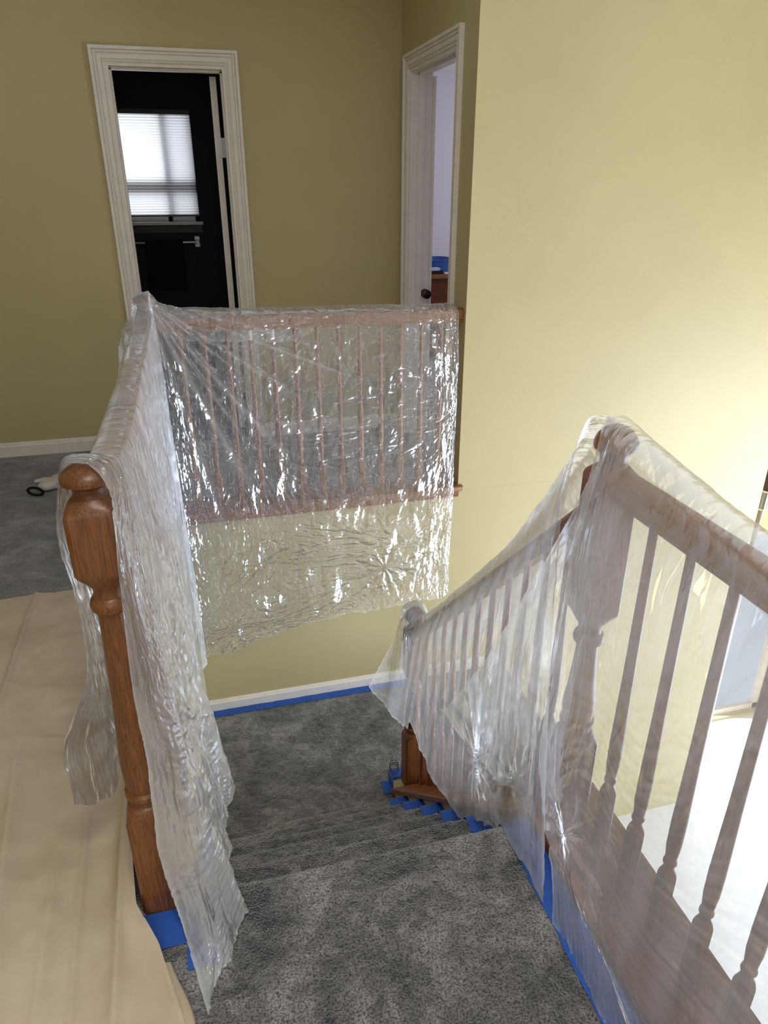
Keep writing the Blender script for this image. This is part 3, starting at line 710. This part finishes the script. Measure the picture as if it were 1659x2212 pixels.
# --- side curtain over the left rail and its newel
def side_col(y, left, top, right): return [tuple(p) for p in left] + [tuple(p) for p in top] + [tuple(p) for p in right]
def rightfall(p0, hem, bul=0.0, n=7):
    r = []
    for k in range(1, n + 1):
        t_ = k / n; p = list(lerp(p0, hem, t_)); p[0] += bul * math.sin(math.pi * t_); r.append(tuple(p))
    return r
cols = []
def short_left(y, zt, dx=.05, dz=.12): return [(NX - dx - .035, y, zt - dz - .02), (NX - dx - .03, y, zt - dz * .85), (NX - dx - .022, y, zt - dz * .65), (NX - dx - .012, y, zt - dz * .42), (NX - dx, y, zt - dz * .22), (NX - .038, y, zt - .02)]
def topp(y, zt):
    if zt > 1.0: return [(NX - .016, y, zt - .002), (NX + .016, y, zt - .002), (NX + .036, y, zt - .022)]
    return [(NX - .022, y, zt - .002), (NX + .022, y, zt - .002), (NX + .040, y, zt - .02)]
for y, zt, hem, dx, dz, bul in ((3.28, 1.055, (-.145, 3.19, -.70), .02, .22, 0), (3.19, 1.05, (-.12, 3.17, -.74), .03, .25, 0), (3.08, .975, (-.125, 3.05, -.72), .07, .14, 0), (2.8, .96, (-.128, 2.8, -.62), .05, .12, .004), (2.4, .957, (-.122, 2.35, -.38), .035, .11, .008), (2.05, .957, (-.105, 1.95, -.22), .03, .10, .01), (1.8, .958, (-.07, 1.72, -.13), .035, .09, .012)):
    cols.append(side_col(y, short_left(y, zt, dx, dz), topp(y, zt), rightfall((NX + .045, y, zt - .03), hem, bul)))
cols.append(side_col(1.58, short_left(1.58, .965, .04, .12), topp(1.58, .965), rightfall((NX + .05, 1.57, .93), (-.035, 1.5, -.05), -.012)))
cols.append(side_col(1.42, short_left(1.44, .985, .05, .20), topp(1.42, .985), rightfall((NX + .055, 1.40, .95), (-.062, 1.32, -.035), -.02)))
L6 = [(-.284, 1.40, .21), (-.270, 1.40, .33), (-.262, 1.38, .50), (-.262, 1.36, .68), (-.268, 1.33, .86), (-.250, 1.28, .98)]
cols.append(side_col(1.3, L6, [(NX - .03, 1.26, 1.03), (NX + .02, 1.26, 1.03), (NX + .05, 1.25, 1.0)], rightfall((NX + .055, 1.25, .97), (-.033, 1.15, .012), -.02)))
L7 = [(-.325, 1.33, .18), (-.318, 1.32, .34), (-.285, 1.31, .52), (-.270, 1.30, .70), (-.275, 1.27, .88), (-.248, 1.22, 1.0)]
cols.append(side_col(1.2, L7, [(NX - .03, 1.20, 1.053), (NX + .02, 1.20, 1.053), (NX + .05, 1.19, 1.02)], rightfall((NX + .050, 1.185, .98), (-.062, 1.02, .012), -.014)))
L8 = [(-.352, 1.25, .26), (-.345, 1.25, .42), (-.272, 1.25, .58), (-.262, 1.245, .72), (-.268, 1.24, .89), (-.240, 1.20, 1.01)]
cols.append(side_col(1.1, L8, [(NX - .022, 1.172, 1.05), (NX + .012, 1.165, 1.048), (NX + .036, 1.14, 1.02)],
                     [(-.160, 1.125, .95), (-.168, 1.12, .80), (-.178, 1.12, .60), (-.178, 1.12, .42), (-.186, 1.118, .22), (-.158, 1.07, .03), (-.112, .895, .012)]))
sheet('plastic_sheet', cols, 520, 460, FILM_SIDE, 'crumpled plastic sheet covering the left railing and falling beside the bare newel post', G, amp=.0040, seed=23, fold_amp=.012, wide=7, aniso=2.6,
      gather=[((-.10, 1.35, .35), .22, .007, 9)], thick=1.15, nc_=1900, cent=[(.1, -.3, 1.0), (.55, .30, 1.0), (.80, .75, .8), (.55, 1.0, .6), (.98, .1, .5)], ck=dict(h=.0026, L=(.03, .16)))

# --- sloping rail sheet
cols = []
def near(p0, hem, n=7, bx=-.0):
    r = []
    for k in range(1, n + 1):
        t_ = k / n; p = list(lerp(p0, hem, t_)); p[0] -= bx * math.sin(math.pi * t_ ** .7); r.append(tuple(p))
    return r
B = [(1.238, 1.03, (.62, .95, .012), .02, .05), (1.30, .93, (.615, 1.13, .012), .02, .04), (1.45, .735, (.62, 1.30, -.12), .02, .035), (1.62, .535, (.63, 1.46, -.29), .02, .035), (1.9, .262, (.64, 1.72, -.41), .015, .035),
     (2.15, .03, (.66, 1.95, -.47), .01, .035), (2.34, -.135, (.68, 2.14, -.52), .005, .035), (2.44, -.143, (.69, 2.28, -.64), .0, .045), (2.50, -.165, (.665, 2.44, -.68), .0, .05), (2.54, -.25, (.62, 2.62, -.68), .0, .03)]
for y, zt, hem, bx, hw in B:
    c = [(RX + hw + .05, y, zt - .20), (RX + hw + .02, y, zt - .10), (RX + hw * .8, y, zt - .02), (RX, y, zt + .006), (RX - hw * .85, y, zt - .02)]
    c += near((RX - hw - .01, y, zt - .06), hem, 8, bx)
    cols.append(c)
gk = (.655, 1.17, .13)
sheet('plastic_sheet', cols, 420, 400, FILM_SLOPE, 'milky plastic sheet over the handrail that slopes down to the landing', G, amp=.0030, seed=41, fold_amp=.003, wide=3, gather=[((.66, 1.40, -.02), .20, .005, 14), ((.74, 2.40, -.24), .12, .004, 10)], nc_=1500, cent=[(.25, .98, 1.0), (.92, .35, .7), (.6, -.2, .8)], ck=dict(h=.0014, fk=.25))

# --- level rail sheet (with its folded-over flap)
edgeL = [(.735, 1.165, 1.0), (.715, 1.166, .835), (.698, 1.158, .655), (.68, 1.135, .481), (.66, 1.119, .30), (.645, 1.05, .19), (.632, .97, .12), (.62, .906, .012)]
cols = []
for y, zt, sh_, w_ in ((1.185, 1.048, 0, .0), (1.08, 1.03, .06, .25), (.93, 1.003, .14, .6), (.75, .985, .17, 1), (.5, .972, .17, 1), (.2, .965, .17, 1), (-.15, .962, .17, 1)):
    c = [(RX + .13, y, zt - .22), (RX + .10, y, zt - .12), (RX + .055, y, zt - .03), (RX, y, zt + .006), (RX - .035 - .01 * w_, y - .005, zt - .012)]
    for k, e in enumerate(edgeL):
        t_ = (k + 1) / 8; f_ = (1.185 - y)
        x = e[0] - .0 + .008 * w_ * math.sin(6 * t_ + y * 9); yy = e[1] - f_ * (1 + .0 * t_); z = e[2] if k < 5 else (e[2] * (1 - .6 * w_) + .012 * .6 * w_)
        if k == 0: z = zt - .05; x = RX - .052
        c.append((x, yy, z))
    cols.append(c)
big = sheet('plastic_sheet', cols, 480, 440, FILM_RIGHT, 'large milky plastic sheet over the level railing in the right foreground', G, amp=.0026, seed=61, fold_amp=.004, wide=3, gather=[((.66, .95, .2), .16, .0035, 9)], edge_w=.010, nc_=1500, cent=[(.0, .2, .6), (.15, .8, 1.0), (.5, 1.2, .8)], ck=dict(h=.0012, fk=.25))
c0 = [(.752, 1.150, 1.02), (.728, 1.235, .80), (.705, 1.38, .50), (.685, 1.521, .227), (.662, 1.70, -.05), (.655, 1.745, -.103)]
c1 = [(.748, 1.145, 1.02), (.724, 1.21, .78), (.700, 1.31, .48), (.680, 1.40, .22), (.655, 1.50, .02), (.648, 1.52, -.03)]
c2 = [(.744, 1.14, 1.02), (.722, 1.18, .76), (.698, 1.22, .46), (.680, 1.26, .23), (.655, 1.28, .08), (.648, 1.29, .04)]
c3 = [(.740, 1.135, 1.02), (.715, 1.16, .75), (.695, 1.16, .45), (.672, 1.16, .24), (.655, 1.165, .15), (.648, 1.165, .13)]
sheet('folded_flap', [c0, c1, c2, c3], 120, 260, FILM_RIGHT, None, None, amp=.0032, seed=77, parent=big, gather=[((.65, 1.2, .10), .14, .008, 12)], nc_=300, cent=[(.9, 1.0, 1.0)], ck=dict(h=.0012, fk=.25))

# ================================================================ canvas drop cloth
nx, ny = 300, 420
X, Y = np.meshgrid(np.linspace(0, 1, nx), np.linspace(0, 1, ny), indexing='ij')
yy = -.9 + Y * 3.545
xr = np.interp(yy, [-.9, .3, .75, .90, 1.06, 1.15, 1.25, 1.5, 2.65], [-.02, -.06, -.125, -.157, -.205, -.252, -.262, -.262, -.262])
xx = -2.1 + (xr + 2.1) * X
yy = yy + .018 * noise(xx * 3, yy * 0, s=90) * Y
def crease(x0, y0, x1, y1, wd, h_):
    dx, dy = x1 - x0, y1 - y0; L = math.hypot(dx, dy); nx_, ny_ = -dy / L, dx / L
    d = (xx - x0) * nx_ + (yy - y0) * ny_; s_ = ((xx - x0) * dx + (yy - y0) * dy) / L
    return h_ * np.exp(-np.abs(d) / wd) * (1 / (1 + np.exp(-(s_ + .02) / .06))) * (1 / (1 + np.exp((s_ - L) / .06)))
zz = .014 + .004 * noise(xx * 4, yy * 3, s=91) + .0025 * noise(xx * 11, yy * 8, s=92) + .0012 * noise(xx * 30, yy * 26, s=95)
zz = zz * 1.5 - .007; zz = zz + 1.5 * crease(-.70, 2.65, -.70, 1.95, .010, .016) + crease(-.70, 1.98, -.86, 1.2, .012, .014) + crease(-.39, 1.52, -.352, .6, .008, .013) + crease(-.352, .7, -.35, -.8, .008, .012)
zz = zz + 1.3 * crease(-.60, 1.75, -.50, .85, .045, .030) + crease(-.44, 1.3, -.41, .5, .03, .022) + crease(-.30, 1.85, -.285, .9, .018, .034) + crease(-1.4, 2.4, -.5, 2.0, .012, .004) + crease(-1.2, 1.9, -.3, 1.75, .01, .003) + crease(-1.2, 1.2, -.35, 1.3, .012, .003)
lift = np.exp(-((yy - 1.30) / .22) ** 2) * np.exp(-((xr - xx) / .035) ** 2) * .05
zz = zz + lift
rim = np.exp(-((xr - xx) / .02) ** 2) * (yy < 1.12) * .006; zz = zz + rim
t = NT('beige_canvas'); v = t.coord(); wv = t.n('ShaderNodeTexWave'); wv.inputs['Scale'].default_value = 260; t.l(v, wv.inputs['Vector'])
wv2 = t.n('ShaderNodeTexWave'); wv2.bands_direction = 'Y'; wv2.inputs['Scale'].default_value = 260; t.l(v, wv2.inputs['Vector'])
ns = t.noise(v, 3.5, 4, .6); c = t.ramp(ns, [(.3, srgb(186, 168, 142)), (.7, srgb(208, 192, 168))])
CANVAS = t.pbr(c, .9, t.bump(t.math('ADD', t.math('ADD', wv.outputs['Fac'], wv2.outputs['Fac']), t.math('MULTIPLY', t.noise(v, 60, 4, .6), 2.0)), .22, .003), spec=.15)
dc = grid(np.stack([xx, yy, zz], -1), 'drop_cloth', CANVAS)
tag(dc, 'beige canvas drop cloth spread over the hall carpet left of the newel post', 'drop cloth')
# hem seam along the far edge and a turned-over strip along the right edge
m = MB(); rings = []
for k in range(60):
    y = .25 + k * (1.02 - .25) / 59; x = float(np.interp(y, [-.9, .3, .75, .90, 1.06, 1.15], [-.02, -.06, -.125, -.157, -.205, -.252]))
    wob = .004 * math.sin(k * .4)
    rings.append([(x - .012, y, .022), (x + .012 + wob, y, .016), (x + .016 + wob, y, .010), (x + .014 + wob, y, .006), (x - .012, y, .006)])
m.loft(rings); m.build('turned_hem', CANVAS, dc, smooth=60)

# ================================================================ white work glove
gx, gy = -.86, 3.79
gl = tag(empty('work_glove', (gx, gy, 0)), 'white cotton work glove with a black cuff lying on the hall carpet', 'glove')
GW = m_plain('white_cotton_knit', srgb(215, 208, 205), .9, bump=(400, .6))
def blob(pts, rad, name='x', flat=.6):
    m = MB(); rings = []
    for (p, r) in zip(pts, rad):
        rings.append((p, r))
    return rings
me = bpy.data.meshes.new('glove_body')
bm = bmesh.new(); sl = bm.verts.layers.skin.verify()
def chain(start, pts, rad):
    prev = start
    for p, r in zip(pts, rad):
        v_ = bm.verts.new(p); v_[sl].radius = (r, r * .8); bm.edges.new((prev, v_)); prev = v_
    return prev
v0 = bm.verts.new((-.045, -.05, .022)); v0[sl].radius = (.032, .018); v0[sl].use_root = True
v1 = bm.verts.new((-.01, .0, .024)); v1[sl].radius = (.040, .02); bm.edges.new((v0, v1))
v2 = bm.verts.new((.02, .04, .024)); v2[sl].radius = (.038, .018); bm.edges.new((v1, v2))
chain(v1, [(-.04, .045, .024), (-.085, .035, .022)], [.015, .010])
chain(v1, [(.045, -.01, .026), (.085, -.02, .018)], [.015, .010])
chain(v2, [(.03, .085, .024), (.045, .135, .02)], [.014, .011])
chain(v2, [(.06, .075, .022), (.09, .11, .02)], [.014, .011])
chain(v2, [(.075, .04, .022), (.12, .06, .018)], [.013, .010])
bm.to_mesh(me); bm.free()
go = bpy.data.objects.new('glove_body', me); COL.objects.link(go); go.parent = gl; me.materials.append(GW)
sk = go.modifiers.new('skin', 'SKIN'); sk.use_smooth_shade = True
sb = go.modifiers.new('sub', 'SUBSURF'); sb.levels = 2; sb.render_levels = 2
m = MB(); ring = []
for k in range(25):
    a = 2 * math.pi * k / 24; ring.append((-.062 + .036 * math.cos(a) * .85, -.07 - .036 * math.cos(a) * .45, .020 + .016 * math.sin(a)))
m.tube(ring, .0055, 8)
m.build('cuff', BLACK, gl, smooth=60)['label'] = 'black elastic cuff'
gl.scale = (1.3, 1.3, 1.25); gl.location = (-.80, 3.83, 0)

# ================================================================ pole at the end of the big wall
pp = tag(empty('extension_pole', (3.26, 3.30, -1.0)), 'taupe pole with silver collar and dark brown grip beside the end of the large wall', 'pole')
def seg(name, z0, z1, r, mat, n=16):
    top = Vector((3.285, 3.27, 0)); 
    P_ = lambda z: (3.303 + .03 * (z + .53), 3.30, z)
    return local(MB().tube([P_(z0), P_(z1)], r, n).build(name, mat, pp, smooth=40), pp)
seg('shaft', -2.74, -.36, .017, m_plain('taupe_fibreglass', srgb(140, 128, 112), .4))
seg('collar', -.36, -.25, .024, METAL)
seg('collar_ring', -.37, -.36, .026, m_plain('bright_ring', srgb(230, 225, 215), .3, .6))
seg('collar_ring', -.25, -.24, .026, m_plain('bright_ring_b', srgb(230, 225, 215), .3, .6))
seg('grip', -.24, .9, .024, m_plain('dark_brown_grip', srgb(74, 40, 24), .35))
tag(box('trim_1', TRIM, (3.335, 3.35, 3.33, 3.36, ZF, ZC)), 'thin white corner trim beyond the pole', kind='structure')
